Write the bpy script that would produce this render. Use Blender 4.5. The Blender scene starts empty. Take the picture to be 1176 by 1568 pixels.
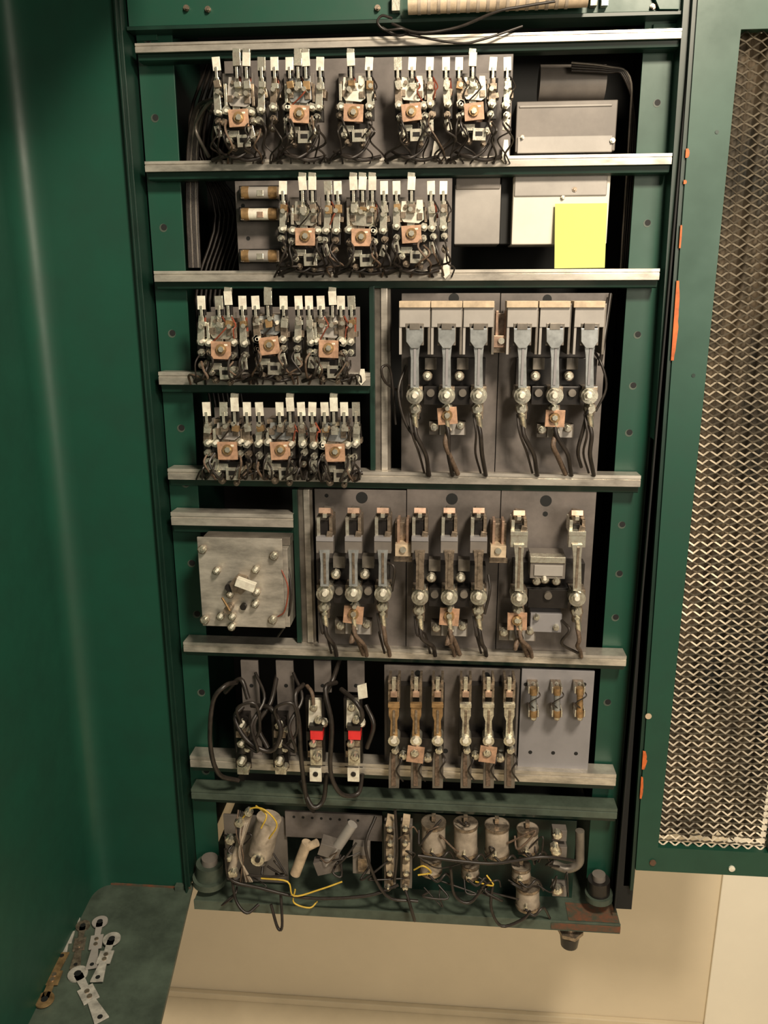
import bpy, math, random
from mathutils import Vector, Matrix
random.seed(7)
sc = bpy.context.scene
sc.view_settings.view_transform = 'Standard'
sc.view_settings.look = 'None'

# ---------------------------------------------------------------- camera
FPX = 1250.0; CXp, CYp = 588.0, 784.0
Dw = Vector((15, 4506, FPX)).normalized()
Rw = Vector((15448, 221, -FPX)).normalized()
Rw = (Rw - Dw * Rw.dot(Dw)).normalized()
Fw = Rw.cross(Dw)
CAM = Vector((0.0, -1.38, 1.95))
cd = bpy.data.cameras.new("camera"); cam = bpy.data.objects.new("camera", cd)
sc.collection.objects.link(cam); sc.camera = cam
cd.sensor_fit = 'HORIZONTAL'; cd.sensor_width = 36; cd.lens = FPX / 1176 * 36
cd.clip_start = 0.02
ax = Vector((Rw.x, Fw.x, -Dw.x)); ay = -Vector((Rw.y, Fw.y, -Dw.y)); az = -Vector((Rw.z, Fw.z, -Dw.z))
M = Matrix.Identity(4)
for i in range(3):
    M[i][0] = ax[i]; M[i][1] = ay[i]; M[i][2] = az[i]; M[i][3] = CAM[i]
cam.matrix_world = M

def ray(u, v):  # u, v are image pixels throughout; placement casts them back through the camera
    a = Vector((u - CXp, v - CYp, FPX))
    return Vector((a.dot(Rw), a.dot(Fw), -a.dot(Dw)))
def W(u, v, D=0.0):
    """image pixel (u,v) cast through the camera -> world point on the cabinet-parallel plane D metres in front of the rails"""
    d = ray(u, v); t = (-D - CAM.y) / d.y
    return CAM + d * t
def H(u, v, z):
    d = ray(u, v); t = (z - CAM.z) / d.z
    return CAM + d * t
def K(u, v, D=0.0):
    return (W(u + 1, v, D) - W(u, v, D)).length

# ---------------------------------------------------------------- materials
def mat(name, col, rough=0.5, metal=0.0, var=0.25, scale=30, bump=0.0, stretch=(1, 1, 1), col2=None, spec=0.5, rvar=0.0):
    m = bpy.data.materials.new(name); m.use_nodes = True
    nt = m.node_tree; b = nt.nodes["Principled BSDF"]
    tc = nt.nodes.new("ShaderNodeTexCoord"); mp = nt.nodes.new("ShaderNodeMapping")
    mp.inputs["Scale"].default_value = stretch
    nz = nt.nodes.new("ShaderNodeTexNoise"); nz.inputs["Scale"].default_value = scale
    nz.inputs["Detail"].default_value = 6; nz.inputs["Roughness"].default_value = 0.65
    cr = nt.nodes.new("ShaderNodeValToRGB")
    cr.color_ramp.elements[0].position = 0.35; cr.color_ramp.elements[1].position = 0.68
    c2 = col2 if col2 else [c * (1 - var) for c in col]
    c1 = col if col2 else [min(1, c * (1 + var * 0.6)) for c in col]
    cr.color_ramp.elements[0].color = (*c2, 1); cr.color_ramp.elements[1].color = (*c1, 1)
    nt.links.new(tc.outputs["Object"], mp.inputs["Vector"]); nt.links.new(mp.outputs["Vector"], nz.inputs["Vector"])
    nt.links.new(nz.outputs["Fac"], cr.inputs["Fac"]); nt.links.new(cr.outputs["Color"], b.inputs["Base Color"])
    b.inputs["Roughness"].default_value = rough; b.inputs["Metallic"].default_value = metal
    if rvar:
        mr = nt.nodes.new("ShaderNodeMapRange")
        mr.inputs["From Min"].default_value = 0.3; mr.inputs["From Max"].default_value = 0.7
        mr.inputs["To Min"].default_value = rough + rvar; mr.inputs["To Max"].default_value = max(.1, rough - rvar*.6)
        nt.links.new(nz.outputs["Fac"], mr.inputs["Value"]); nt.links.new(mr.outputs["Result"], b.inputs["Roughness"])
    b.inputs["Specular IOR Level"].default_value = spec
    if bump:
        bp = nt.nodes.new("ShaderNodeBump"); bp.inputs["Strength"].default_value = bump
        bp.inputs["Distance"].default_value = 0.002
        nt.links.new(nz.outputs["Fac"], bp.inputs["Height"]); nt.links.new(bp.outputs["Normal"], b.inputs["Normal"])
    return m
MT = {
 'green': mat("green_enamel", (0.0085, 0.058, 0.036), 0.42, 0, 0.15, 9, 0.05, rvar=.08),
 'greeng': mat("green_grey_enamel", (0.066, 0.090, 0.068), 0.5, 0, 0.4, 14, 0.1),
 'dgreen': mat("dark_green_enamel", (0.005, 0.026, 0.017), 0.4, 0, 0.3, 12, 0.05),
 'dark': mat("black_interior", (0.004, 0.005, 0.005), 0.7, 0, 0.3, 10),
 'galv': mat("galvanised_steel", (0.62, 0.58, 0.51), 0.33, 0.65, 0.5, 12, 0.05, (1, 1, 3), rvar=.12),
 'galvd': mat("dull_steel", (0.19, 0.17, 0.145), 0.42, 0.5, 0.45, 18, 0.05),
 'slate': mat("slate_panel", (0.145, 0.128, 0.118), 0.46, 0.1, 0.35, 14, 0.05, rvar=.1),
 'slate2': mat("grey_panel", (0.25, 0.243, 0.252), 0.45, 0.1, 0.15, 8, 0.03),
 'nick': mat("nickel_plate", (0.86, 0.77, 0.64), 0.27, 0.82, 0.5, 110, 0.2, rvar=.15),
 'nickd': mat("aged_nickel", (0.36, 0.29, 0.22), 0.33, 0.75, 0.6, 110, 0.2, rvar=.15),
 'tab': mat("silver_contact_tab", (0.93, 0.85, 0.72), 0.36, 0.3, 0.3, 80, rvar=.1),
 'blue': mat("blue_grey_blade", (0.38, 0.40, 0.40), 0.32, 0.55, 0.3, 60),
 'cop': mat("copper_tag", (0.46, 0.28, 0.18), 0.5, 0.2, 0.35, 90),
 'bron': mat("bronze_strip", (0.42, 0.27, 0.13), 0.36, 0.65, 0.5, 60),
 'copd': mat("copper_plate", (0.50, 0.34, 0.25), 0.34, 0.6, 0.4, 60),
 'black': mat("black_bakelite", (0.014, 0.012, 0.011), 0.32, 0, 0.3, 40),
 'coil': mat("brown_coil", (0.085, 0.05, 0.033), 0.42, 0, 0.5, 90, 0.2, (1, 1, 5)),
 'wire': mat("dark_wire_sheath", (0.024, 0.019, 0.016), 0.40, 0, 0.5, 60),
 'wireb': mat("brown_braided_wire", (0.14, 0.095, 0.065), 0.6, 0, 0.5, 200, 0.3),
 'wirer': mat("red_wire", (0.22, 0.05, 0.025), 0.5, 0, 0.2, 60),
 'wirey': mat("yellow_wire", (0.62, 0.42, 0.05), 0.5, 0, 0.2, 60),
 'red': mat("red_band", (0.7, 0.03, 0.03), 0.5, 0, 0.1, 60),
 'porc': mat("porcelain_tube", (0.40, 0.34, 0.27), 0.40, 0.1, 0.45, 25),
 'tan': mat("tan_fibre_board", (0.54, 0.43, 0.30), 0.5, 0.1, 0.3, 40),
 'white': mat("pale_paint", (0.70, 0.66, 0.57), 0.5, 0, 0.1, 8),
 'boxg': mat("grey_box_paint", (0.17, 0.152, 0.135), 0.46, 0.1, 0.3, 8),
 'boxl': mat("light_grey_box", (0.34, 0.32, 0.295), 0.45, 0.15, 0.2, 8),
 'link': mat("tinned_link", (0.50, 0.48, 0.43), 0.45, 0.3, 0.4, 60),
 'note': mat("yellow_paper", (0.54, 0.58, 0.17), 0.8, 0, 0.03, 5),
 'rust': mat("rust", (0.17, 0.055, 0.025), 0.8, 0, 0.6, 60, 0.3, (1, 1, 1), (0.05, 0.06, 0.04)),
 'orange': mat("orange_primer", (0.62, 0.14, 0.03), 0.6, 0, 0.4, 40),
 'flag': mat("mesh_steel", (0.25, 0.215, 0.16), 0.38, 0.7, 0.6, 9, 0.1, rvar=.1),
 'mesh_back': mat("mottled_shade_backing", (0.135, 0.098, 0.058), 0.75, 0.1, 0.5, 5, 0.6, (2.6, 1, 0.7), (0.014, 0.014, 0.010)),  # added sheet; wall and shadows behind the mesh put into its mottled colour
 'wall': mat("beige_wall_paint", (0.80, 0.70, 0.52), 0.6, 0, 0.05, 3, 0.02),
 'floor': mat("beige_vinyl_floor", (0.74, 0.64, 0.46), 0.45, 0, 0.1, 4, 0.02),
 'trim': mat("cream_trim", (0.95, 0.90, 0.76), 0.5, 0, 0.04, 3),
}

# ---------------------------------------------------------------- mesh builder
class MB:
    def __init__(s, name):
        s.name = name; s.v = []; s.f = []; s.m = []; s.s = []; s.mats = []
    def mi(s, k):
        if k not in s.mats: s.mats.append(k)
        return s.mats.index(k)
    def add(s, vs, fs, k, smooth=False):
        o = len(s.v); i = s.mi(k)
        s.v += [tuple(p) for p in vs]
        for n, f in enumerate(fs):
            s.f.append([o + a for a in f]); s.m.append(i)
            s.s.append(smooth and len(f) == 4)
    def box(s, a, b, k, rot=0.0, tilt=0.0):
        x0, x1 = sorted((a[0], b[0])); y0, y1 = sorted((a[1], b[1])); z0, z1 = sorted((a[2], b[2]))
        vs = [Vector(p) for p in [(x0,y0,z0),(x1,y0,z0),(x1,y1,z0),(x0,y1,z0),(x0,y0,z1),(x1,y0,z1),(x1,y1,z1),(x0,y1,z1)]]
        if rot or tilt:
            c = Vector(((x0+x1)/2,(y0+y1)/2,(z0+z1)/2)); R = Matrix.Rotation(rot,3,'Y') @ Matrix.Rotation(tilt,3,'X')
            vs = [c + R @ (p - c) for p in vs]
        s.add(vs, [(0,3,2,1),(4,5,6,7),(0,1,5,4),(1,2,6,5),(2,3,7,6),(3,0,4,7)], k)
    def rect(s, u0, v0, u1, v1, D, t, k, rot=0.0, tilt=0.0):
        um, vm = (u0+u1)/2, (v0+v1)/2
        x0 = W(u0, vm, D).x; x1 = W(u1, vm, D).x; z0 = W(um, v0, D).z; z1 = W(um, v1, D).z
        s.box((x0, -D, z0), (x1, -D + t, z1), k, rot, tilt)
    def poly(s, pts, D, t, k):
        a = [W(u, v, D) for u, v in pts]; n = len(a)
        b = [p + Vector((0, t, 0)) for p in a]
        fs = [tuple(range(n)), tuple(range(2*n-1, n-1, -1))] + [(i, i+n, (i+1) % n + n, (i+1) % n) for i in range(n)]
        s.add(a + b, fs, k)
    def cyl(s, p0, p1, r0, k, r1=None, n=12, smooth=True):
        p0 = Vector(p0); p1 = Vector(p1); r1 = r0 if r1 is None else r1
        d = (p1 - p0).normalized(); a = d.orthogonal().normalized(); b = d.cross(a)
        A = [p0 + (a*math.cos(2*math.pi*i/n) + b*math.sin(2*math.pi*i/n))*r0 for i in range(n)]
        B = [p1 + (a*math.cos(2*math.pi*i/n) + b*math.sin(2*math.pi*i/n))*r1 for i in range(n)]
        fs = [(i, (i+1) % n, (i+1) % n + n, i+n) for i in range(n)]
        s.add(A + B, fs, k, smooth and n > 6)
        s.add(A, [tuple(range(n-1, -1, -1))], k); s.add(B, [tuple(range(n))], k)
    def stud(s, u, v, D0, D1, rp, k, n=12, r1=None):
        p = W(u, v, D1); kk = K(u, v, D1)
        s.cyl((p.x, -D0, p.z), (p.x, -D1, p.z), rp*kk, k, None if r1 is None else r1*kk, n)
    def nut(s, u, v, D0, D1, r, k='nick', k2=None):
        h = D1 - D0
        s.stud(u, v, D0, D0 + h*0.25, r*1.15, 'nickd', 14)
        s.stud(u, v, D0 + h*0.25, D0 + h*0.65, r, k, 6)
        s.stud(u, v, D0 + h*0.65, D1, r*0.55, k2 or k, 8, r*.4)
    def ucyl(s, u0, v0, u1, v1, D, rp, k, n=16, D1=None):
        a = W(u0, v0, D); b = W(u1, v1, D if D1 is None else D1)
        s.cyl(a, b, rp*K(u0, v0, D), k, None, n)
    def tube(s, pts, r, k, n=6, sub=5):
        P = [Vector(p) for p in pts]
        if len(P) > 2:
            Q = []; E = [P[0]*2 - P[1]] + P + [P[-1]*2 - P[-2]]
            for i in range(1, len(E)-2):
                for j in range(sub):
                    t = j/sub; a, b, c, d = E[i-1], E[i], E[i+1], E[i+2]
                    Q.append(0.5*((2*b) + (c-a)*t + (2*a-5*b+4*c-d)*t*t + (3*b-a-3*c+d)*t**3))
            Q.append(P[-1]); P = Q
        vs = []; ref = None
        for i, p in enumerate(P):
            d = (P[min(i+1, len(P)-1)] - P[max(i-1, 0)])
            if d.length < 1e-9: d = Vector((0, 0, 1))
            d.normalize()
            if ref is None: ref = d.orthogonal().normalized()
            ref = (ref - d*ref.dot(d))
            ref = ref.normalized() if ref.length > 1e-6 else d.orthogonal().normalized()
            b = d.cross(ref)
            vs += [p + (ref*math.cos(2*math.pi*j/n) + b*math.sin(2*math.pi*j/n))*r for j in range(n)]
        fs = []
        for i in range(len(P)-1):
            for j in range(n):
                fs.append((i*n+j, i*n+(j+1) % n, (i+1)*n+(j+1) % n, (i+1)*n+j))
        s.add(vs, fs, k, True)
        s.add(vs[:n], [tuple(range(n))], k); s.add(vs[-n:], [tuple(range(n))], k)
    def wire(s, pts, rp=2.2, k='wire', n=6):
        s.tube([W(*p) for p in pts], rp*K(pts[0][0], pts[0][1], pts[0][2]), k, n)
    def done(s, bevel=0.0):
        me = bpy.data.meshes.new(s.name); me.from_pydata(s.v, [], s.f)
        for k in s.mats: me.materials.append(MT[k])
        me.polygons.foreach_set("material_index", s.m); me.polygons.foreach_set("use_smooth", s.s)
        me.update()
        o = bpy.data.objects.new(s.name, me); sc.collection.objects.link(o)
        if bevel:
            bm = o.modifiers.new("bevel", 'BEVEL'); bm.width = bevel; bm.segments = 2; bm.limit_method = 'ANGLE'; bm.angle_limit = 0.8
        return o
J = random.uniform

# ---------------------------------------------------------------- room
mb = MB("floor"); mb.box((-3, -3.0, -0.05), (3, 0.45, 0), 'floor'); mb.done()
mb = MB("wall_back"); mb.box((-3, 0.45, 0), (3, 0.55, 3.2), 'wall'); mb.done()
mb = MB("trim_1"); a = W(1094, 1450, -0.44)
mb.box((a.x, 0.442, 0), (a.x + 0.4, 0.4495, 3.1), 'trim'); mb.done(0.002)
mb = MB("baseboard_back"); mb.box((-3, 0.435, 0), (a.x-.002, 0.4495, 0.02), 'floor'); mb.done(0.002)

# ---------------------------------------------------------------- cabinet shell
zb = W(600, 1400, 0.02).z
XL = W(243, 700, 0).x; XR = W(998, 700, 0).x; ZT = W(600, -60, 0).z
cab = MB("control_cabinet")
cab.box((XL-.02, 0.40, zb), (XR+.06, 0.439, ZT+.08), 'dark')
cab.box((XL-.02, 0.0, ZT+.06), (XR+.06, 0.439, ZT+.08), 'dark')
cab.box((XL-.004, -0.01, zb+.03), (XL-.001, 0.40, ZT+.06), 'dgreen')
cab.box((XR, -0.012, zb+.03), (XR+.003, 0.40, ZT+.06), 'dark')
cab.box((XR, -0.004, zb+.03), (XR+.035, 0.02, ZT+.06), 'dark')
cab.box((XL-.007, -0.022, zb+.02), (XL-.004, -0.008, ZT), 'dgreen')
cab.box((XL-.013, -0.012, zb+.02), (XL-.010, -0.004, ZT), 'green')
cab.box((XL-.010, -0.006, zb+.02), (XL-.007, -0.002, ZT), 'dark')
cab.rect(193, -60, 1060, 28, -0.01, 0.05, 'green')
cab.rect(193, 28, 1060, 34, -0.004, 0.05, 'dgreen')
for u, v in ((285,12),(318,14),(578,12),(1000,10)): cab.nut(u, v, -0.01, 0.0, 4, 'nickd')
cab.poly([(1000,-10),(1040,-10),(1040,14),(1010,14)], 0.0, 0.01, 'green')
def upright(u0, u1, u0b, u1b, holes):
    D = -0.035
    cab.poly([(u0, 30), (u1, 30), (u1b, 1345), (u0b, 1345)], D, 0.004, 'green')
    for u, v in holes:
        cab.stud(u, v, D-.003, D+.0006, 4.6, 'dark', 14)
        cab.stud(u-1, v+1, D-.003, D+.0004, 6.0, 'greeng', 14)
upright(207, 262, 303, 337, [(238,180),(251,348),(264,510),(278,655),(285,740),(294,862),(302,940),(309,1060),(316,1180),(227,60)])
upright(988, 1046, 898, 942, [(1007,157),(992,341),(977,512),(970,590),(964,662),(953,803),(949,878),(943,945),(931,1075)])
cab.rect(208, 36, 240, 62, -0.03, 0.006, 'green'); cab.rect(1000, 36, 1040, 60, -0.03, 0.006, 'green')
x0 = W(298, 1385, 0.02).x; x1 = W(950, 1412, 0.02).x
cab.box((x0, -0.02, zb), (x1, 0.40, zb+0.008), 'greeng')
cab.box((x0, -0.024, zb-0.012), (x1, -0.02, zb+0.010), 'greeng')
cab.box((x0+.72, -0.0255, zb-0.008), (x1, -0.0242, zb+0.006), 'rust')
cab.box((x1-.10, -0.018, zb+0.0085), (x1-.002, 0.03, zb+0.0092), 'rust')
x = W(872, 1440, 0.0)
cab.cyl((x.x, 0, zb-.01), (x.x, 0, zb-.04), .012, 'nickd', None, 16); cab.cyl((x.x, 0, zb-.028), (x.x, 0, zb-.036), .026, 'nickd', None, 6)
cab.cyl((x.x, 0, zb-.04), (x.x, 0, zb-.066), .020, 'black', .017, 20)
cab.box((x.x-.022, -.01, zb-.022), (x.x+.03, .02, zb-.012), 'greeng')
cab.done(0.0008)

# left bay
lb = MB("cabinet_side_bay")
zl = W(222, 1352, 0.0).z
cb = H(150, 1352, zl); c_r = H(296, 1352, zl)
f_l = H(35, 1585, zl); f_r = H(241, 1585, zl)
yb = cb.y
dirL = (f_l - cb).normalized()
ext = cb + dirL*0.8
zt = ZT + 0.05
prof = [Vector((XL-.012, yb)), Vector((cb.x+.05, yb))]
P0 = Vector((cb.x+.05, yb)); P1 = Vector((cb.x, yb)); P2 = Vector((cb.x, yb)) + Vector((dirL.x, dirL.y))*.05
for i in range(1, 9):
    t = i/8; prof.append(P0*(1-t)**2 + P1*2*t*(1-t) + P2*t*t)
prof.append(Vector((ext.x, ext.y)))
n = len(prof); vs = [(p.x, p.y, zl) for p in prof] + [(p.x, p.y, zt) for p in prof]
lb.add(vs, [(i, i+1, i+1+n, i+n) for i in range(n-1)], 'green', True)
off = Vector((-.003, .003))
vs = [(p.x+off.x, p.y+off.y, zl) for p in prof] + [(p.x+off.x, p.y+off.y, zt) for p in prof]
lb.add(vs, [(i+n, i+1+n, i+1, i) for i in range(n-1)], 'green', True)
shade_plate = [Vector((XL+.03, yb, zt)), Vector((cb.x, yb, zt)), Vector((ext.x, ext.y, zt)), Vector((XL, yb-.95, zt)), Vector((-.20, yb-.58, zt)), Vector((-.31, yb-.25, zt))]  # unseen overhead plate, added and shaped to shadow the bay's upper corner
m_ = len(shade_plate)
lb.add(shade_plate + [p + Vector((0,0,.01)) for p in shade_plate], [tuple(range(m_)), tuple(range(2*m_-1, m_-1, -1))] + [(i, i+m_, (i+1) % m_ + m_, (i+1) % m_) for i in range(m_)], 'green')
er = c_r + (f_r - c_r).normalized()*0.75
pl = [cb, c_r, er, ext]
vs = [(p.x, p.y, zl) for p in pl] + [(p.x, p.y, zl-.01) for p in pl]
lb.add(vs, [(0,1,2,3), (7,6,5,4), (0,4,5,1), (1,5,6,2), (2,6,7,3), (3,7,4,0)], 'greeng')
lb.box((cb.x+.02, yb-.003, zl), (c_r.x, yb-.001, zl+.004), 'rust')
lb.box((XL-.03, yb-.012, zl), (XL-.013, yb, zl+.012), 'greeng')
lb.done()

# ---------------------------------------------------------------- rails
def rail(u0, v0, u1, v1, top='galv', low='dgreen', h=16):
    r = MB("mounting_rail")
    a = W(u0, v0, 0.006); b = W(u1, v1, 0.006); kk = K((u0+u1)/2, (v0+v1)/2)
    z = (a.z + b.z)/2; hh = h*kk/2
    x0, x1 = a.x, b.x
    pr = [(-.006, z+hh), (-.0063, z+hh*.45), (-.0045, z+hh*.38), (-.0045, z+hh*.22), (-.0063, z+hh*.15), (-.006, z-hh), (-.003, z-hh*1.05),
          (0.004, z-hh*1.1), (0.006, z-hh*2.3), (0.010, z-hh*2.5), (0.03, z-hh*2.5), (0.03, z+hh*.9), (0.0, z+hh)]
    n = len(pr)
    vs = [(x0, y, zz) for y, zz in pr] + [(x1, y, zz) for y, zz in pr]
    for i in range(n):
        j = (i+1) % n
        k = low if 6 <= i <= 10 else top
        r.add([vs[i], vs[j], vs[j+n], vs[i+n]], [(0,1,2,3)], k)
    r.add(vs[:n], [tuple(range(n))], low); r.add(vs[n:], [tuple(range(n-1,-1,-1))], low)
    return r.done()
rail(207, 76, 1044, 48, h=13); rail(222, 256, 1029, 242, h=15); rail(236, 424, 1010, 419, h=16)
rail(243, 580, 567, 580, h=19); rail(257, 726, 981, 737, h=17); rail(262, 795, 449, 797, h=20)
rail(281, 991, 959, 1012, h=16); rail(291, 1164, 943, 1197, h=19); rail(293, 1216, 945, 1246, 'greeng', 'dgreen', 17)

def post(u0, u1, v0, v1, name="support_post"):
    p = MB(name)
    p.rect(u0, v0, u0+(u1-u0)*.25, v1, -.004, .03, 'dgreen'); p.rect(u0+(u1-u0)*.25, v0, u1, v1, -0.012, .02, 'galvd')
    p.rect(u0+(u1-u0)*.55, v0, u0+(u1-u0)*.85, v1, -0.008, .01, 'galv'); p.done(.0008)
post(566, 598, 438, 720); post(451, 481, 750, 984)

# ---------------------------------------------------------------- backing panels
def panel(u0, v0, u1, v1, k, holes=(), D=-0.008, t=.006, name="mounting_panel", splits=()):
    p = MB(name); us = [u0] + list(splits) + [u1]
    for a, b in zip(us, us[1:]): p.rect(a+.6, v0, b-.6, v1, D, t, k)
    for h in holes: p.stud(h[0], h[1], D-.002, D+.0005, h[2], 'dark', 18)
    p.done(.0006)
panel(346, 88, 784, 244, 'slate'); panel(362, 275, 692, 416, 'slate', [(380,365,3),(372,315,3)])
panel(325, 470, 552, 572, 'slate'); panel(330, 625, 552, 720, 'slate')
panel(614, 449, 924, 724, 'slate', [(695,457,8),(838,458,7),(640,640,4)], splits=(762,))
panel(484, 750, 906, 996, 'slate', [(554,762,9),(692,764,9),(836,767,9),(835,787,4),(500,759,3),(640,800,3)], splits=(622,763))
panel(588, 1022, 794, 1172, 'slate', [(640,1031,5),(745,1034,5),(682,1150,4)])
panel(795, 1026, 906, 1184, 'slate2', [(812,1152,3),(847,1153,3),(882,1154,3),(805,1048,3),(895,1048,3)])
for i, u in enumerate((385, 438, 494, 545)):
    p = MB("slate_strap"); p.rect(u-13, 1012, u+13, 1156 if i < 2 else 1060, -.008, .006, 'slate'); p.stud(u, 1050, -.01, -.0074, 3, 'dark'); p.done(.0006)
for u, v0, v1 in ((775, 214, 250), (684, 385, 427), (668, 216, 246), (555, 565, 590)):
    p = MB("panel_end_lip"); p.poly([(u-3, v0), (u+3, v0), (u+5, v1-8), (u-2, v1), (u-7, v1-6)], .012, .003, 'tab'); p.done()

# ---------------------------------------------------------------- relays
def relay_row(xs, squares, yt, ysq, ybot, name="control_relay", dl=None):
    G = {i: [] for i in range(len(squares))}
    for x in xs:
        i = min(range(len(squares)), key=lambda q: abs(squares[q][0] - x)); G[i].append(x)
    for i, (sx, sy) in enumerate(squares):
        r = MB(name)
        r.rect(sx-22, yt+14, sx+24, sy+34, .006, .012, 'boxg')
        a = W(sx, sy-40, .025); b = W(sx, sy+26, .025)
        r.cyl(a, b, 13*K(sx, sy), 'coil', None, 18)
        r.rect(sx-20, sy-48, sx+20, sy-41, .042, .04, 'nickd')
        pk = 'tab' if (i == 2 and yt < 400) or (i > 2 and yt < 200) else random.choice(['nick', 'boxl', 'blue'])
        r.poly([(sx-15, yt+20), (sx-5, yt+20), (sx-4, yt+29), (sx+7, yt+29), (sx+8, yt+18), (sx+17, yt+18), (sx+19, sy-22), (sx+11, sy-16), (sx-12, sy-18), (sx-17, sy-26)], .047, .003, pk)
        r.rect(sx-5, yt+34, sx+6, sy-34, .049, .003, 'nick', J(-.05, .05))
        r.rect(sx-17, sy-34, sx-9, sy-24, .050, .004, 'nickd'); r.rect(sx+9, sy-32, sx+17, sy-22, .050, .004, 'nickd')
        r.stud(sx-9, yt+28, .047, .052, 3, 'nickd', 8); r.stud(sx+12, yt+30, .047, .053, 3.2, 'tab', 8)
        r.rect(sx-22, yt+30, sx-18, sy-18, .052, .03, 'nick'); r.rect(sx+20, yt+30, sx+24, sy-18, .05, .03, 'nickd')
        ro = J(-.12, .08)
        r.rect(sx-15, sy-13, sx+15, sy+14, .062, .004, 'cop', ro)
        r.stud(sx, sy-1, .06, .066, 8, 'bron', 12); r.stud(sx, sy-1, .06, .070, 4.5, 'nick', 6)
        r.rect(sx+5, sy-9, sx+10, sy-6, .0625, .001, 'tab', ro)
        r.rect(sx-20, sy+17, sx+24, sy+33, .045, .03, 'black')
        r.rect(sx-16, sy+20, sx+1, sy+30, .048, .004, 'nick'); r.rect(sx-2, sy+26, sx+18, sy+45, .05, .004, 'nick', J(-.05,.05))
        r.rect(sx+2, sy+31, sx+13, sy+38, .0508, .002, 'black')
        r.nut(sx-14, sy+34, .03, .055, 5); r.nut(sx+20, sy+30, .03, .06, 5.5)
        r.nut(sx-8, sy+46, .02, .045, 5, 'nickd'); r.nut(sx+14, sy+50, .02, .045, 4, 'nickd')
        for x in G[i]:
            d = J(-3, 3); tl = J(-.06, .06); up = 0
            near = abs(x - sx) < 18
            if near and random.random() < .55: up = 7
            r.rect(x-6, yt-11-up, x+6, yt+10-up, .060, .0025, 'tab' if random.random() < .75 else 'nick', tl, J(-.15, .1))
            if up: r.rect(x-6, yt-17-up, x+5, yt-8-up, .050, .008, 'nick', .1)
            r.rect(x-5, yt+9-up, x+5, yt+19, .055, .012, 'black')
            r.rect(x-2, yt+4, x+2, yt+22, .062, .002, 'nick')
            r.poly([(x-3.5, yt+17), (x+3.5, yt+17), (x+5+d*.4, sy-34), (x+6+d, sy-12), (x-5+d, sy-12), (x-5+d*.4, sy-34)], .053 if not near else .043, .002, 'nick' if random.random() < .7 else 'nickd')
            r.rect(x-4, yt+24+J(0,6), x+6, yt+33+J(0,6), .061, .01, random.choice(['nickd','nick','bron']), J(-.2,.2))
            r.ucyl(x+6, yt+22, x+7+d, sy-24, .040, 2.0, 'black' if random.random() < .6 else 'wirer', 6)
            r.rect(x+3, yt+40+J(-4,6), x+9, yt+52, .045, .02, 'nickd', J(-.3,.3))
            r.stud(x+d, sy-38+J(-4,4), .04, .062, 3.6, 'nick', 8)
            nx = x + d + J(-2, 2)
            if abs(nx - sx) < 15: nx = sx + (19 if x >= sx else -19)
            r.rect(nx-6, sy-22, nx+7, sy+12, .040, .01, 'black')
            r.nut(nx, sy-11+J(-2,2), .03, .066, 6.6, 'nick', 'tab')
            r.nut(nx+J(-3,3), sy+6+J(-3,3), .03, .060, 5.6, 'nick' if random.random() < .75 else 'nickd')
            if random.random() < .7: r.nut(nx+J(-4,4), sy+22+J(-3,3), .015, .048, 4.8, 'nickd', 'nick')
            if random.random() < .4: r.rect(nx-4, sy+12, nx+5, sy+30, .05, .003, 'nick', J(-.3,.3))
            for q in range(2):
                w = random.choice(['wire', 'wire', 'wire', 'wireb'])
                ex = nx + J(-22, 22)
                r.wire([(nx, sy+4+q*14, .055), (nx+J(-9,9), sy+20+q*10, .068), (nx+J(-14,14), sy+44, .05+J(-.01,.015)), (ex, ybot-8, .03), (ex+J(-8,8), ybot+6, .008)], J(1.3, 2.1), w, 5)
            if random.random() < .5:
                r.wire([(x+5, yt+20, .045), (x+12, yt+34, .055), (x+8, sy-30, .06), (nx+3, sy-8, .045)], 1.3, random.choice(['wire','wirer','wire']), 5)
        r.wire([(sx-40, ybot+2, .012), (sx-14, ybot-6, .028), (sx+14, ybot+1, .024), (sx+42, ybot-4, .012)], 3.2, 'wire', 6)
        r.wire([(sx-30, ybot-12, .02), (sx-6, ybot-2, .038), (sx+16, ybot-14, .03), (sx+30, sy+30, .03)], 2.2, 'wire', 6)
        r.done(.0003)
relay_row([331,362,377,400,420,443,456,468,490,537,565,609,631,658,683,703,724,755,777],
          [(365,180),(458,174),(541,172),(630,171),(726,170)], 98, 172, 244)
relay_row([433,463,478,502,517,541,555,570,588,607,630,660,679], [(467,362),(553,363),(630,358)], 288, 362, 418)
relay_row([308,335,349,371,391,410,434,457,473,491,509,522,538], [(338,536),(412,529),(503,534)], 464, 533, 582)
relay_row([316,342,359,378,397,428,444,461,478,497,511,527,545], [(348,690),(429,690),(513,693)], 627, 691, 728)

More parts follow.
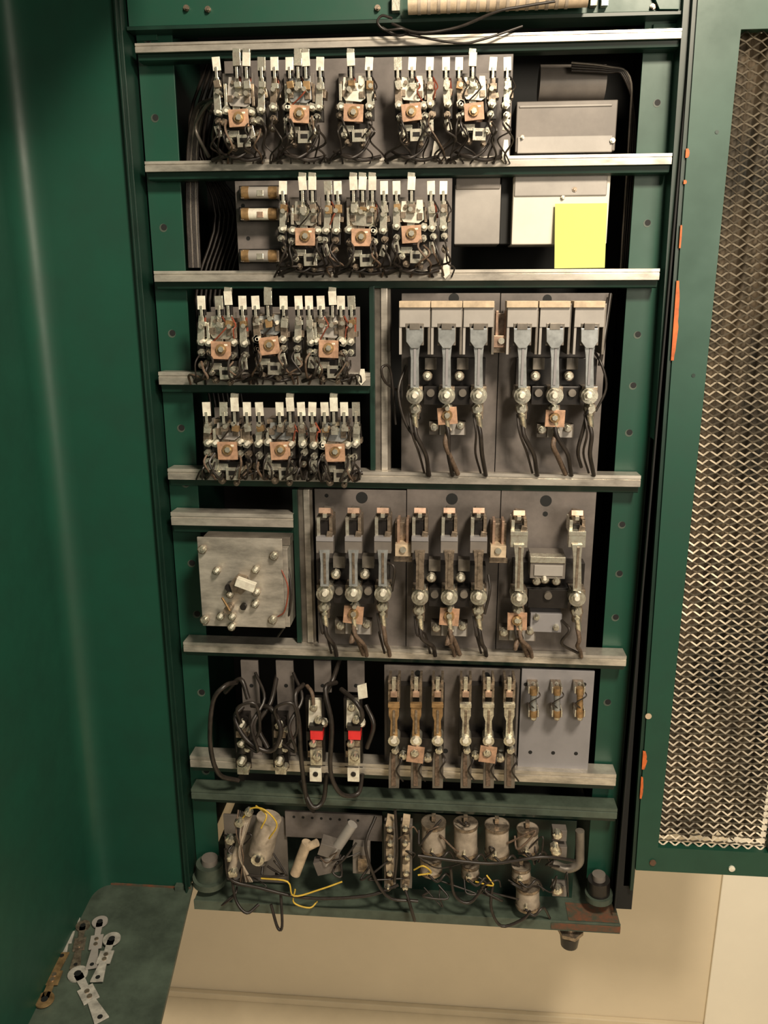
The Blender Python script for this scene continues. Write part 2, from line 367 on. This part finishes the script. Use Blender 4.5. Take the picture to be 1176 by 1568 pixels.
# ---------------------------------------------------------------- fuses
for v in (295, 328, 392):
    f = MB("cartridge_fuse")
    f.rect(366, v-11, 428, v+11, .006, .01, 'black')
    f.ucyl(382, v, 412, v, .025, 8.5, 'boxl' if v != 328 else 'tab'); f.ucyl(371, v, 382, v, .025, 9, 'bron'); f.ucyl(412, v, 425, v, .025, 9, 'bron')
    f.rect(393, v-4, 403, v+5, .0345, .002, 'copd' if v == 328 else 'nick')
    f.rect(368, v-9, 373, v+9, .03, .025, 'nickd'); f.rect(422, v-9, 427, v+9, .03, .025, 'nickd')
    f.done(.0005)
v = 1075
for u in (817, 853, 888):
    f = MB("cartridge_fuse")
    f.ucyl(u, v-16, u, v+16, .03, 5, 'blue' if u != 888 else 'bron'); f.ucyl(u, v-22, u, v-12, .03, 6, 'bron'); f.ucyl(u, v+12, u, v+22, .03, 6, 'bron')
    for s_ in (-18, 18):
        f.rect(u-8, v+s_-5, u+8, v+s_+5, .022, .03, 'nickd'); f.rect(u-8, v+s_-5, u-6, v+s_+5, .036, .02, 'nick'); f.rect(u+6, v+s_-5, u+8, v+s_+5, .036, .02, 'nick')
        f.nut(u, v+s_+(7 if s_ > 0 else -7), .0, .02, 4)
    f.wire([(u, v-22, .02), (u+10, v-10, .04), (u-6, v+2, .04), (u+8, v+14, .03)], 1.2, 'wire', 5)
    f.done(.0004)

# ---------------------------------------------------------------- contactors
def contactor(poles, yt, yh, ys, ysq, ybot, sq, w=24, full=True, blade='blue', style=0, name="power_contactor"):
    c = MB(name); x0, x1 = poles[0], poles[-1]; mid = (x0+x1)/2
    hb = (yh + ys)/2 + 6
    c.rect(x0-10, hb-12, x1+10, ys+4, .018, .028, 'black')
    c.rect(x0+14, ys-14, x1-14, ys+14, .045, .04, 'black')
    for i, x in enumerate(poles):
        if style == 0:
            c.rect(x-w, yt, x+w, yt+10, .075, .045, 'tan', 0, .0)
            c.rect(x-w+1, yt+10, x+w-1, yh-2, .070, .008, 'boxl')
            c.rect(x-w, yt+4, x-w+4, yh+40, .068, .06, 'boxl'); c.rect(x+w-4, yt+4, x+w, yh+40, .068, .06, 'galvd')
            c.rect(x-14, yh-8, x+14, yh+26, .0715, .01, 'galvd'); c.rect(x-11, yh-4, x+11, yh+22, .0725, .004, 'black')
            c.poly([(x-13, yh), (x+13, yh), (x+13, yh+20), (x+6, yh+30), (x-6, yh+30), (x-13, yh+20)], .078, .005, 'blue')
            c.rect(x-8, yh-8, x+8, yh+2, .079, .01, 'galvd')
            hy = yh+28
        else:
            c.poly([(x-12, yt+8), (x-4, yt-2), (x+10, yt), (x+12, yt+10), (x+12, yh+4), (x-12, yh+4)], .045, .03, 'galvd' if style == 1 else 'nickd')
            c.rect(x-9, yt, x+9, yt+8, .062, .03, 'copd', 0, -.4)
            c.rect(x-3, yt+4, x+3, yt+10, .068, .01, 'nick')
            c.rect(x-12, yt+10, x-7, yh, .060, .04, 'nick'); c.rect(x+7, yt+10, x+12, yh, .060, .04, 'nickd')
            c.rect(x-6, yt+16, x+6, yh-6, .055, .02, 'black')
            hk = 'boxg' if style == 1 else 'nick'
            c.rect(x-13, yh-4, x+13, yh+20, .070, .016, hk)
            c.rect(x-13, yh-4, x+13, yh+2, .0715, .012, 'slate2' if style == 1 else 'nick')
            c.rect(x+3, yh-12, x+12, yh-4, .068, .006, 'nickd', .2)
            hy = yh+18
        c.poly([(x-8, hy-2), (x+8, hy-2), (x+6, hy+18), (x+6.5, ys-12), (x-6.5, ys-12), (x-6, hy+18)], .074, .004, blade)
        c.rect(x-2, hy+2, x+2, ys-16, .0755, .003, 'slate2' if style == 0 else 'nickd')
        c.rect(x-12, ys-14, x+12, ys+6, .05, .03, 'nickd')
        c.stud(x, ys, .03, .066, 13, 'nick', 18); c.stud(x, ys, .066, .078, 9.5, 'nick', 6); c.stud(x, ys, .078, .088, 5.5, 'tab', 12, 4)
        c.nut(x+J(-2,2), ys+20, .02, .07, 8.5); c.rect(x-7, ys+10, x+7, ys+36, .04, .01, 'nickd')
        c.ucyl(x, ys+30, x+2, ys+48, .06, 4.5, 'nick', 8, .05)
        e = x + (6 if x < mid else -6) + J(-4, 4) + 10
        c.wire([(x, ys+44, .052), (x+3, ys+62, .055), (e, (ys+60+ybot)/2, .045), (e+4, ybot-6, .02), (e+6, ybot+4, .008)], 3.4, random.choice(['wire', 'wireb', 'wire']), 8)
        if i != 1: c.wire([(x-8, ys+28, .05), (x-4, ys+58, .06), (e-10, ybot-30, .04), (e-2, ybot, .01)], 2.0, 'wire', 6)
    gaps = [(a+b)/2 for a, b in zip(poles, poles[1:])]
    for g in gaps:
        c.nut(g-5, ys-30, .03, .06, 6.5, 'nick', 'tab')
        c.rect(g-9, ys-58, g+9, ys-40, .035, .02, 'galvd')
        c.stud(g, ys-4, .045, .052, 6, 'galvd', 12)
    c.rect(sq[0]-28, sq[1]+8, sq[0]+28, sq[1]+28, .03, .02, 'galvd'); c.rect(sq[0]-12, sq[1]+10, sq[0]+26, sq[1]+28, .034, .006, 'boxl')
    c.nut(sq[0]-20, sq[1]+16, .03, .055, 6); c.nut(sq[0]+20, sq[1]+14, .03, .055, 5.5); c.stud(sq[0]+2, sq[1]+19, .034, .045, 5, 'tab', 10)
    c.rect(sq[0]-15, sq[1]-14, sq[0]+15, sq[1]+12, .056, .004, 'cop', J(-.1,.1))
    c.stud(sq[0], sq[1]-2, .055, .062, 8, 'bron'); c.stud(sq[0], sq[1]-2, .06, .067, 4.5, 'nick', 6)
    c.wire([(sq[0]+2, sq[1]+20, .045), (sq[0]-3, sq[1]+40, .055), (sq[0]+4, ybot-25, .04), (sq[0]+16, ybot+2, .01)], 4, 'wireb', 8)
    c.done(.0005)
contactor([635,684,733], 461, 503, 606, 638, 724, (685,638))
contactor([800,850,903], 461, 503, 606, 641, 724, (850,642))
contactor([497,541,586], 783, 827, 910, 943, 1000, (541,943), style=1)
contactor([643,688,733], 783, 827, 915, 943, 1000, (688,946), style=1, blade='nickd')
contactor([795,884], 787, 818, 917, 953, 1002, (792,953), style=2, blade='nick')
for (u, v, k) in ((768, 500, 'copd'), (617, 820, 'tan'), (763, 822, 'tan')):
    d = MB("shunt_bracket")
    d.rect(u-12, v-20, u+12, v+20, .03, .035, 'nickd'); d.rect(u-9, v-24, u-5, v+18, .045, .03, 'copd'); d.rect(u+5, v-24, u+9, v+18, .045, .03, 'copd')
    d.rect(u-12, v+14, u+12, v+32, .055, .04, k); d.rect(u-14, v+32, u+14, v+40, .045, .03, 'nickd'); d.stud(u, v+22, .055, .06, 5, 'nick')
    d.done(.0005)
d = MB("overload_unit")
d.rect(812, 853, 866, 886, .05, .05, 'boxg'); d.rect(812, 853, 866, 862, .054, .02, 'nick'); d.rect(818, 866, 862, 882, .053, .01, 'boxl')
d.rect(805, 900, 870, 925, .04, .03, 'black'); d.rect(812, 940, 860, 968, .04, .03, 'slate2')
d.nut(822, 890, .03, .06, 6); d.nut(852, 890, .03, .06, 6); d.nut(822, 946, .03, .055, 5); d.nut(852, 962, .03, .055, 5)
d.wire([(860, 950, .04), (872, 965, .06), (860, 985, .05), (885, 1000, .02)], 2.5, 'wire')
d.done(.0005)

def small_contactor(poles, kb):
    c = MB("small_contactor"); x0, x1 = poles[0], poles[-1]
    c.rect(x0-10, 1050, x1+10, 1160, .012, .018, 'black'); c.rect(x0+8, 1130, x1-8, 1150, .035, .03, 'black')
    for x in poles:
        c.rect(x-9, 1042, x-5, 1080, .045, .04, 'nickd'); c.rect(x+5, 1042, x+9, 1080, .045, .04, 'nickd')
        c.rect(x-8, 1048, x+8, 1056, .05, .03, 'nickd'); c.rect(x-3, 1040, x+3, 1064, .052, .01, 'nick')
        c.rect(x-5, 1060, x+5, 1068, .056, .006, 'copd')
        c.poly([(x-8, 1076), (x+8, 1076), (x+8, 1096), (x+5, 1104), (x+6, 1128), (x-6, 1128), (x-5, 1104), (x-8, 1096)], .056, .004, kb)
        c.rect(x-9, 1078, x+9, 1084, .060, .006, kb); c.rect(x-2, 1088, x+2, 1124, .058, .003, 'nickd')
        c.stud(x, 1135, .03, .058, 9, 'nick', 14); c.stud(x, 1135, .058, .068, 5, 'tab', 6)
        c.nut(x+2, 1150, .02, .055, 6)
        c.poly([(x-6, 1152), (x+6, 1152), (x+9, 1178), (x+8, 1207), (x-8, 1207), (x-8, 1178)], .036, .006, 'galvd')
        c.poly([(x-4, 1154), (x+2, 1154), (x+3, 1204), (x-4, 1204)], .038, .002, 'wireb')
        c.wire([(x+4, 1150, .03), (x+12, 1164, .05), (x+4, 1180, .05), (x+14, 1196, .03)], 1.5, 'wire', 5)
    m = poles[1]
    c.rect(m-14, 1144, m+12, 1168, .062, .004, 'cop', .1); c.nut(m-2, 1154, .06, .072, 6); c.nut(m-20, 1158, .03, .055, 6); c.nut(m+18, 1162, .03, .055, 6)
    c.done(.0005)
small_contactor([603,637,670], 'bron'); small_contactor([713,748,780], 'nick')

for u in (371, 429):
    c = MB("interlock_relay")
    c.rect(u-12, 1095, u+12, 1176, .01, .02, 'black'); c.ucyl(u, 1100, u, 1150, .03, 9, 'black')
    for v in (1112, 1140, 1168): 
        c.nut(u-2, v, .02, .06, 6.5, 'nick', 'tab'); c.nut(u+7, v+8, .02, .05, 4.5, 'nick')
    c.rect(u-10, 1120, u+8, 1130, .05, .02, 'nickd'); c.rect(u-8, 1172, u+9, 1186, .03, .01, 'nick')
    c.wire([(u, 1112, .05), (u-8, 1085, .07), (u+20, 1078, .07), (u+26, 1120, .06), (u+6, 1145, .05)], 2.6, 'wire')
    c.wire([(u+4, 1140, .05), (u+24, 1150, .07), (u+14, 1110, .07), (u+34, 1070, .04), (u+20, 1030, .0)], 2.6, 'wire')
    c.done(.0005)
for u, a in ((483, -.04), (541, -.04)):
    c = MB("interlock_contact_block")
    c.rect(u-14, 1070, u+14, 1190, .005, .015, 'black')
    c.poly([(u-10, 1072), (u+8, 1072), (u+10, 1115), (u-11, 1115)], .045, .01, 'tab')
    c.rect(u-10, 1112, u+11, 1119, .058, .02, 'black'); c.rect(u-8, 1118, u+11, 1133, .056, .02, 'red'); c.rect(u-14, 1120, u-8, 1150, .045, .02, 'black')
    c.rect(u-12, 1134, u+10, 1160, .045, .02, 'nickd'); c.rect(u-8, 1148, u+10, 1172, .055, .008, 'nick')
    c.rect(u-9, 1176, u+9, 1197, .048, .006, 'tab'); c.stud(u, 1186, .048, .05, 4, 'black')
    c.nut(u-3, 1085, .045, .062, 5); c.nut(u+4, 1104, .045, .07, 5.5); c.nut(u-4, 1140, .045, .07, 5.5); c.nut(u+2, 1160, .055, .075, 6)
    c.nut(u+12, 1108, .03, .055, 6, 'tab')
    c.done(.0005)
c = MB("paper_tag"); c.poly([(547,1050),(561,1046),(563,1068),(549,1071)], .05, .001, 'tab'); c.done()
c = MB("cable_harness")
big = [
 [(362,1045,.02),(345,1050,.06),(326,1075,.07),(322,1140,.07),(335,1185,.05),(365,1195,.02)],
 [(372,1082,.03),(360,1100,.05),(380,1135,.06),(415,1150,.06),(430,1120,.06),(415,1085,.05),(385,1080,.03)],
 [(425,1030,-.02),(415,1075,.03),(395,1110,.05),(410,1145,.06)],
 [(465,1048,.02),(452,1065,.05),(458,1110,.06),(462,1170,.05),(470,1225,.03),(480,1242,.0)],
 [(460,1195,.02),(478,1235,.04),(495,1225,.03),(500,1185,.03)],
 [(515,1045,.03),(498,1055,.06),(508,1110,.07),(506,1180,.06),(522,1215,.05),(548,1215,.03),(555,1185,.02)],
 [(522,1055,.03),(545,1075,.06),(555,1095,.06),(548,1110,.05)],
 [(560,1080,.02),(572,1110,.04),(562,1145,.03)],
 [(520,1010,-.02),(510,1040,.02),(500,1060,.03)],
 [(345,1060,.01),(368,1040,.03),(380,1070,.04)],
]
for b in big: c.wire(b, 3.6, 'wire', 8)
c.wire([(470,1050,.03),(478,1062,.05),(480,1085,.05)], 3, 'wireb', 6)
c.wire([(612,600,.01),(590,585,.04),(584,565,.05),(594,560,.04),(600,580,.03),(606,650,.03)], 2, 'wire')
c.wire([(905,530,.03),(922,560,.05),(928,595,.05),(912,630,.05)], 2, 'wire')
c.wire([(935,450,.0),(925,520,.03),(918,560,.03)], 3, 'wire')
c.wire([(622,560,.03),(610,600,.05),(622,650,.05),(650,690,.04),(655,728,.008)], 2.5, 'wire')
c.wire([(905,600,.05),(895,650,.05),(885,690,.04),(890,715,.01)], 3, 'wire')
c.wire([(600,905,.04),(604,870,.06),(590,860,.05)], 2.2, 'wire')
c.wire([(748,880,.04),(750,905,.05),(742,940,.05)], 2.2, 'wire')
for i in range(9):
    u = 286 + i*2
    c.wire([(330-i, 150+i*3, .0), (u+14, 165, -.03), (u+3, 215, -.05), (u, 300, -.06), (u+4, 410, -.06)], 2.6, random.choice(['wire','wire','galvd']), 6)
for i in range(4):
    c.wire([(875, 96+i*4, -.06), (930, 102+i*3, -.06), (964-i*3, 118, -.06), (964+i*3, 200, -.08), (950+i*3, 420, -.08)], 2.0, 'galvd' if i == 0 else 'wire', 6)
for i in range(8):
    u = 320+i*7
    c.wire([(u, 90, -.1), (u-30, 200+i*9, -.12), (u+10, 330, -.12), (u-20, 460, -.1), (u+6, 640, -.1)], 2.5, 'wire', 5)
c.wire([(345,160,.04),(325,155,.03),(308,175,.0),(300,200,-.02),(320,240,.0)], 3, 'galvd')
c.wire([(350,190,.04),(332,185,.04),(326,215,.02),(345,240,.02)], 2.5, 'wire')
c.done()

# ---------------------------------------------------------------- boxes at right of rows 1-2
b = MB("transformer_box")
b.rect(790, 154, 944, 232, -.03, .12, 'boxg'); b.rect(795, 160, 938, 164, -.028, .004, 'boxl'); b.rect(792, 208, 938, 234, -.027, .004, 'boxl')
b.ucyl(825, 128, 925, 128, -.10, 26, 'boxg', 24)
b.nut(938, 215, -.03, -.02, 4); b.nut(800, 210, -.03, -.02, 3)
b.done(.003)
b = MB("relay_enclosure")
b.rect(696, 282, 766, 374, -.03, .1, 'boxl'); b.rect(698, 272, 766, 290, -.028, .1, 'boxg')
b.rect(785, 268, 932, 374, -.025, .1, 'white'); b.rect(788, 268, 930, 300, -.022, .003, 'boxl')
b.rect(766, 268, 785, 374, -.05, .05, 'dark'); b.nut(880, 290, -.025, -.018, 4, 'nickd'); b.nut(862, 302, -.025, -.018, 3)
b.done(.002)
b = MB("sticky_note")
pts = [(850,312),(930,311),(926,410),(849,411)]
A = [W(pts[0][0],pts[0][1],-.018), W(pts[1][0],pts[1][1],-.018), W(pts[2][0],pts[2][1],-.004), W(pts[3][0],pts[3][1],-.004)]
b.add(A + [p+Vector((0,.0006,0)) for p in A], [(0,1,2,3),(7,6,5,4),(0,4,5,1),(1,5,6,2),(2,6,7,3),(3,7,4,0)], 'note'); b.done()

# ---------------------------------------------------------------- timer box
t = MB("rotary_timer_box")
t.rect(312, 836, 444, 955, .03, .05, 'galvd'); t.rect(306, 824, 434, 960, .062, .004, 'galv')
t.rect(312, 822, 444, 834, .03, .03, 'galvd')
t.rect(428, 840, 442, 960, .045, .03, 'galv')
for u, v in ((305,842),(415,852),(309,950),(413,950)): t.nut(u+4, v, .062, .08, 6)
for u, v in ((331,875),(391,873),(352,911),(392,908),(390,926),(337,945),(355,945),(354,961)): t.nut(u, v, .062, .085, 5.2, 'nick', 'tab')
t.stud(365, 898, .06, .085, 14, 'nickd', 6); t.rect(360, 890, 390, 903, .098, .012, 'tab', .35)
t.stud(348, 935, .06, .085, 6, 'nickd'); t.stud(372, 930, .06, .07, 5, 'black'); t.stud(350, 900, .06, .08, 6, 'black')
t.ucyl(340, 915, 352, 935, .09, 2, 'bron', 8)
t.wire([(430,870,.06),(441,900,.07),(436,935,.07),(424,945,.06)], 1.3, 'wirer')
t.wire([(440,860,.03),(446,910,.05),(440,950,.04),(425,975,.02)], 2, 'wire')
t.done(.001)

# ---------------------------------------------------------------- top resistor + wire
t = MB("ribbon_resistor")
t.ucyl(625, 8, 900, -4, .016, 13, 'tan', 20)
for i in range(16): t.ucyl(640+i*15, 7-i*.6, 645+i*15, 7-i*.6, .016, 14, 'porc', 20)
t.rect(600, -10, 612, 16, .006, .014, 'nick'); t.rect(905, -20, 915, 8, .006, .014, 'nickd'); t.rect(922, -20, 932, 8, .006, .014, 'nick')
t.wire([(600,28,.01),(585,24,.02),(578,34,.03),(590,46,.03),(615,44,.03),(625,50,.02),(608,54,.02),(585,42,.02)], 2.0, 'wire')
t.wire([(600,36,.02),(640,50,.03),(700,42,.03),(760,18,.04),(800,10,.04),(850,2,.04)], 2.0, 'wire')
t.wire([(620,52,.02),(700,66,.02),(740,60,.02),(800,40,.01)], 1.8, 'wire')
t.done()

# ---------------------------------------------------------------- bottom resistor tray
def capacitor(u, v0, v1, r=18, k='porc', name="tubular_capacitor"):
    c = MB(name)
    c.ucyl(u, v0, u, v1, .015, r, k, 24); c.ucyl(u, v0, u, v0+4, .015, r+1.2, 'nickd', 24); c.ucyl(u, v1-4, u, v1, .015, r+1.2, 'nickd', 24)
    c.ucyl(u, v1, u, v1+7, .015, r*.5, 'tan', 14); c.nut(u-2, v1+4, .02, .045, 5)
    c.rect(u-3, v0-8, u+3, v0, .02, .01, 'nickd')
    c.wire([(u-4, v1+6, .04), (u+10, v1+16, .05), (u+24, v1+4, .04), (u+34, v1+20, .02)], 2.0, 'wire')
    c.done()
for u, v0, v1 in ((664,1258,1300),(713,1260,1304),(761,1262,1306)): capacitor(u, v0, v1, 18)
capacitor(808, 1268, 1300, 16); capacitor(660, 1312, 1334, 16); capacitor(808, 1354, 1386, 18); capacitor(720, 1322, 1340, 13); capacitor(798, 1325, 1343, 14)
r = MB("wirewound_resistor")
r.ucyl(412, 1252, 399, 1306, .02, 19, 'porc', 24); r.ucyl(398, 1306, 396, 1318, .02, 13, 'boxg', 20); r.stud(394, 1318, .02, .05, 10, 'nick'); r.stud(394,1318,.05,.056,4,'black')
r.done()
r = MB("wirewound_resistor")
r.ucyl(380, 1248, 352, 1340, .045, 6, 'porc', 16); r.nut(366, 1262, .04, .07, 7); r.nut(352, 1288, .03, .06, 7); r.nut(350, 1315, .03, .06, 6); r.nut(380,1246,.04,.07,6); r.nut(356,1338,.04,.07,7)
r.done()
r = MB("resistor_bank")
r.rect(437, 1246, 585, 1285, -.02, .006, 'slate')
for i in range(8): r.stud(450+i*14, 1251+i*.8, -.02, -.0195, 2.2, 'dark', 8)
r.rect(345, 1250, 440, 1350, -.03, .005, 'boxg'); r.rect(585, 1250, 880, 1370, -.045, .005, 'dgreen')
r.ucyl(470, 1290, 452, 1338, .03, 8, 'tan', 16); r.ucyl(486, 1290, 466, 1300, .03, 6, 'tan', 12)
r.ucyl(540, 1262, 500, 1322, .02, 8, 'boxl', 16); r.rect(488, 1296, 520, 1314, .03, .03, 'boxg', .3); r.rect(482, 1318, 520, 1338, .03, .02, 'slate', -.3)
r.rect(540, 1296, 566, 1338, .02, .02, 'boxg'); r.rect(548, 1315, 562, 1335, .03, .02, 'nickd')
for u in (597, 622):
    r.rect(u-9, 1262, u+9, 1360, .0, .02, 'boxg')
    for v in (1262, 1284, 1306, 1330, 1352): r.rect(u-6, v-6, u+5, v+5, .03, .02, 'tan' if v % 4 else 'nickd', J(-.2,.2)); r.nut(u+J(-3,3), v+9, .03, .05, 4)
for v in (1280, 1305, 1365): r.nut(855+J(-5,5), v, .02, .05, 7); r.rect(846, v-8, 868, v+8, .02, .02, 'boxg')
r.ucyl(888, 1272, 888, 1305, .02, 7, 'galvd', 14); r.wire([(888,1302,.02),(886,1322,.02),(868,1330,.02),(845,1322,.02)], 7, 'galvd', 12)
r.nut(850, 1300, .03, .06, 7)
r.done(.0006)
w = MB("loose_wiring")
for i in range(34):
    u = J(345, 870); v = J(1305, 1362) if i > 8 else J(1262, 1300); L = J(16, 50)
    w.wire([(u, v, .03), (u+J(-L,L)*.5, v+J(-12,26), .045), (u+J(-L,L), v+J(-16,30), .045), (u+J(-L,L)*1.2, v+J(-20,20), .03)], J(1.0, 2.0), random.choice(['wire','wire','wire','wireb','wire']), 5)
for q in ([(372,1252,.05),(384,1238,.06),(405,1240,.07),(424,1262,.07),(412,1284,.06)], [(392,1234,.05),(408,1248,.07),(400,1268,.07)],
          [(400,1345,.05),(440,1350,.06),(450,1372,.06),(490,1362,.05),(524,1350,.04)], [(452,1362,.05),(450,1382,.05),(474,1390,.05),(486,1380,.04)], [(634,1332,.05),(648,1326,.06),(660,1336,.05),(640,1340,.05)], [(728,1350,.04),(755,1356,.05),(745,1340,.04)]):
    w.wire(q, 1.3, 'wirey', 6)
for q in ([(355,1345,.04),(362,1380,.05),(378,1398,.06),(396,1385,.04)], [(415,1385,.05),(425,1420,.06),(432,1418,.06),(430,1370,.04)], [(620,1360,.04),(628,1385,.05),(635,1410,.05),(626,1380,.04)],
          [(755,1350,.04),(752,1390,.05),(768,1418,.05),(800,1408,.05),(812,1395,.05)], [(640,1310,.06),(700,1318,.06),(760,1322,.06),(830,1312,.06),(880,1318,.04)], [(345,1300,.05),(352,1345,.05),(400,1360,.05),(470,1375,.05),(560,1372,.05),(610,1355,.04)],
          [(690,1330,.05),(696,1370,.05),(720,1382,.05),(745,1350,.04)], [(575,1250,.02),(560,1300,.05),(590,1370,.05),(640,1380,.04)], [(605,1240,.04),(608,1300,.05),(604,1350,.05)]):
    w.wire(q, 2.4, 'wire', 6)
for i in range(7): w.wire([(365+i*3,1240+i,.04),(362+i*2,1275,.06),(372-i,1310,.06),(368+i*3,1350,.04)], 1.6, random.choice(['wire','wireb','porc']), 5)
w.done()
for u, v, r_ in ((321, 1327, 20), (917, 1352, 17)):
    c = MB("mounting_foot_bushing")
    c.ucyl(u, v-6, u, v+14, -.01, r_, 'greeng' if u < 500 else 'black', 24); c.ucyl(u, v-14, u, v-6, -.01, r_*.6, 'boxg', 16)
    c.ucyl(u, v+14, u, v+22, -.01, r_*1.25, 'greeng', 24)
    c.done(.001)

# ---------------------------------------------------------------- mesh door
d = MB("expanded_mesh_door")
Dd = .02
a = W(1010, 1298, Dd); b = W(1174, 1298, Dd); tl = W(1130, 45, Dd)
xi0, xi1 = (a.x*0.6 + tl.x*0.4), b.x + .004; zi0, zi1 = a.z, tl.z
xe0 = W(1066, 20, Dd); xe1 = W(973, 1336, Dd)
zt_ = W(1068, -60, Dd).z; zbt = W(1060, 1337, Dd).z
def quad(p, k, t=.02, y=-Dd):
    A = [Vector((q[0], y, q[1])) for q in p]; B = [q + Vector((0, t, 0)) for q in A]
    d.add(A+B, [(3,2,1,0),(4,5,6,7),(0,1,5,4),(1,2,6,5),(2,3,7,6),(3,0,4,7)], k)
quad([(xe1.x, zbt), (xi0, zbt), (xi0, zt_), (xe0.x, zt_)], 'green')
quad([(xi0, zbt), (xi1+.012, zbt), (xi1+.012, zi0), (xi0, zi0)], 'green')
quad([(xi1, zi0), (xi1+.012, zi0), (xi1+.012, zi1), (xi1, zi1)], 'green')
quad([(xi0, zi1), (xi1+.012, zi1), (xi1+.012, zt_), (xi0, zt_)], 'green')
for k_, off_, wd in (('dgreen', -.006, .006), ('dgreen', -.016, .010)):
    quad([(xe1.x+off_, zbt-.05), (xe1.x+off_+wd, zbt-.05), (xe0.x+off_+wd, zt_), (xe0.x+off_, zt_)], k_, .05, -Dd+.004 if off_ > -.01 else -.004)
def edge_pt(z): 
    t_ = (z - zbt)/(zt_-zbt); return xe1.x + (xe0.x - xe1.x)*t_
def chip(v0, v1, wd):
    z0 = W(1030, v1, Dd).z; z1 = W(1030, v0, Dd).z; n = 14
    ws = [wd*(.45+.55*math.sin(3.14*(i+.2)/n))*J(.8,1.1) for i in range(n+1)]
    for i in range(n):
        za = z0 + (z1-z0)*i/n; zc = z0 + (z1-z0)*(i+1)/n
        quad([(edge_pt(za)-.002, za), (edge_pt(za)+ws[i], za), (edge_pt(zc)+ws[i+1], zc), (edge_pt(zc)-.002, zc)], 'orange', .002, -Dd-.0006)
chip(430, 552, .0055); chip(345, 380, .001); chip(228, 242, .004); chip(1152, 1180, .006); chip(1192, 1225, .003); chip(276,282,.003)
d.stud(1121, 1331, Dd, Dd+.003, 5, 'tab'); d.stud(1000, 1322, Dd, Dd+.003, 5, 'rust'); d.stud(993, 1097, Dd, Dd+.001, 5, 'tan'); d.stud(1062,575,Dd,Dd+.001,3,'dgreen'); d.stud(1098, 202, Dd, Dd+.001, 3, 'dgreen')
cw, ch = .0225, .0142
nc = int((xi1-xi0)/cw)+1; nr = int((zi1-zi0)/ch)
cw = (xi1-xi0)/nc; ch = (zi1-zi0)/nr
tk = .0015
for r_ in range(nr):
    for c_ in range(nc):
        xm = xi0 + cw*(c_+.5); zm = zi0 + ch*(r_+.5)
        L, R_, T, B = (xm-cw/2, zm), (xm+cw/2, zm), (xm, zm+ch/2), (xm, zm-ch/2)
        for p, q, sgn in ((L,T,1),(T,R_,-1),(L,B,-1),(B,R_,1)):
            y0 = -Dd+.010
            ya = y0 - .0025 if p in (T, B) else y0 + .0025; yb_ = y0 - .0025 if q in (T, B) else y0 + .0025
            vs = [(p[0], ya, p[1]-tk), (q[0], yb_, q[1]-tk), (q[0], yb_+.002, q[1]+tk), (p[0], ya+.002, p[1]+tk)]
            d.add(vs, [(0,1,2,3)], 'flag')
n = 60; x0, x1 = xi0-.01, xi1+.01
vs = []
for j in range(2):
    for i in range(n+1):
        vs.append((x0+(x1-x0)*i/n, .03 + .010*math.sin(i*.55) + .005*math.sin(i*1.7), zi0-.005 if j == 0 else zi1+.01))
d.add(vs, [(i, i+1, i+n+2, i+n+1) for i in range(n)], 'mesh_back', True)
d.done()

# ---------------------------------------------------------------- spare fuse links on ledge
def link(u0, v0, u1, v1, k='nick', w=.010, fork=False, dz=0.0):
    l = MB("spare_fuse_link"); A = H(u0, v0, zl+.001+dz); B = H(u1, v1, zl+.001+dz)
    dr = (B-A).normalized(); s = Vector((-dr.y, dr.x, 0)); th = Vector((0,0,.003)); L = (B-A).length
    def slab(a0, a1, w0, w1, kk, z=0):
        zz = Vector((0,0,z)); P = [A+dr*a0+s*w0+zz, A+dr*a0-s*w0+zz, A+dr*a1-s*w1+zz, A+dr*a1+s*w1+zz]
        l.add(P + [p+th for p in P], [(0,1,2,3),(7,6,5,4),(0,4,5,1),(1,5,6,2),(2,6,7,3),(3,7,4,0)], kk)
    slab(.01, L*.35, w*.6, w*.5, k); slab(L*.35, L*.62, w*1.05, w*1.05, k); slab(L*.62, L, w*.55, w*.95, k)
    c_ = A+dr*.008
    l.cyl(c_, c_+th, w*1.35, k, None, 20); l.cyl(c_+th, c_+th*1.15, w*.5, 'dark', None, 14)
    for q in (.44, .54): l.cyl(A+dr*L*q+th, A+dr*L*q+th*1.5, w*.35, 'nickd', None, 10)
    c_ = B-dr*.008; l.cyl(c_+th, c_+th*1.15, w*.35, 'dark', None, 12)
    l.done(.0003)
link(112, 1406, 92, 1472, 'link', .011); link(66, 1538, 97, 1460, 'bron', .012, dz=.0035); link(128, 1414, 115, 1484, 'nickd')
link(154, 1408, 140, 1484, 'boxl', .011, dz=.0035); link(173, 1434, 148, 1504, 'link', .012, dz=.007); link(117, 1488, 156, 1564, 'link', .013)

# ---------------------------------------------------------------- lights
def area(name, loc, target, size, power, col):
    l = bpy.data.lights.new(name, 'AREA'); l.size = size; l.energy = power; l.color = col
    o = bpy.data.objects.new(name, l); sc.collection.objects.link(o); o.location = loc
    o.rotation_euler = (Vector(target) - Vector(loc)).to_track_quat('-Z', 'Y').to_euler(); return o
area("wall_fill_light", (0.50, -1.35, 2.95), (0, 0, 1.4), 0.26, 52, (1.0, 0.85, 0.66))
area("wall_fill_light", (1.3, -2.5, 2.2), (0.3, 0.4, 0.5), 0.8, 32, (1.0, 0.87, 0.70))  # fill light added to brighten the lower wall, not a ceiling fitting
w = bpy.data.worlds.new("world"); sc.world = w; w.use_nodes = True
bg = w.node_tree.nodes["Background"]; bg.inputs[0].default_value = (1.0, 0.88, 0.72, 1); bg.inputs[1].default_value = 0.12
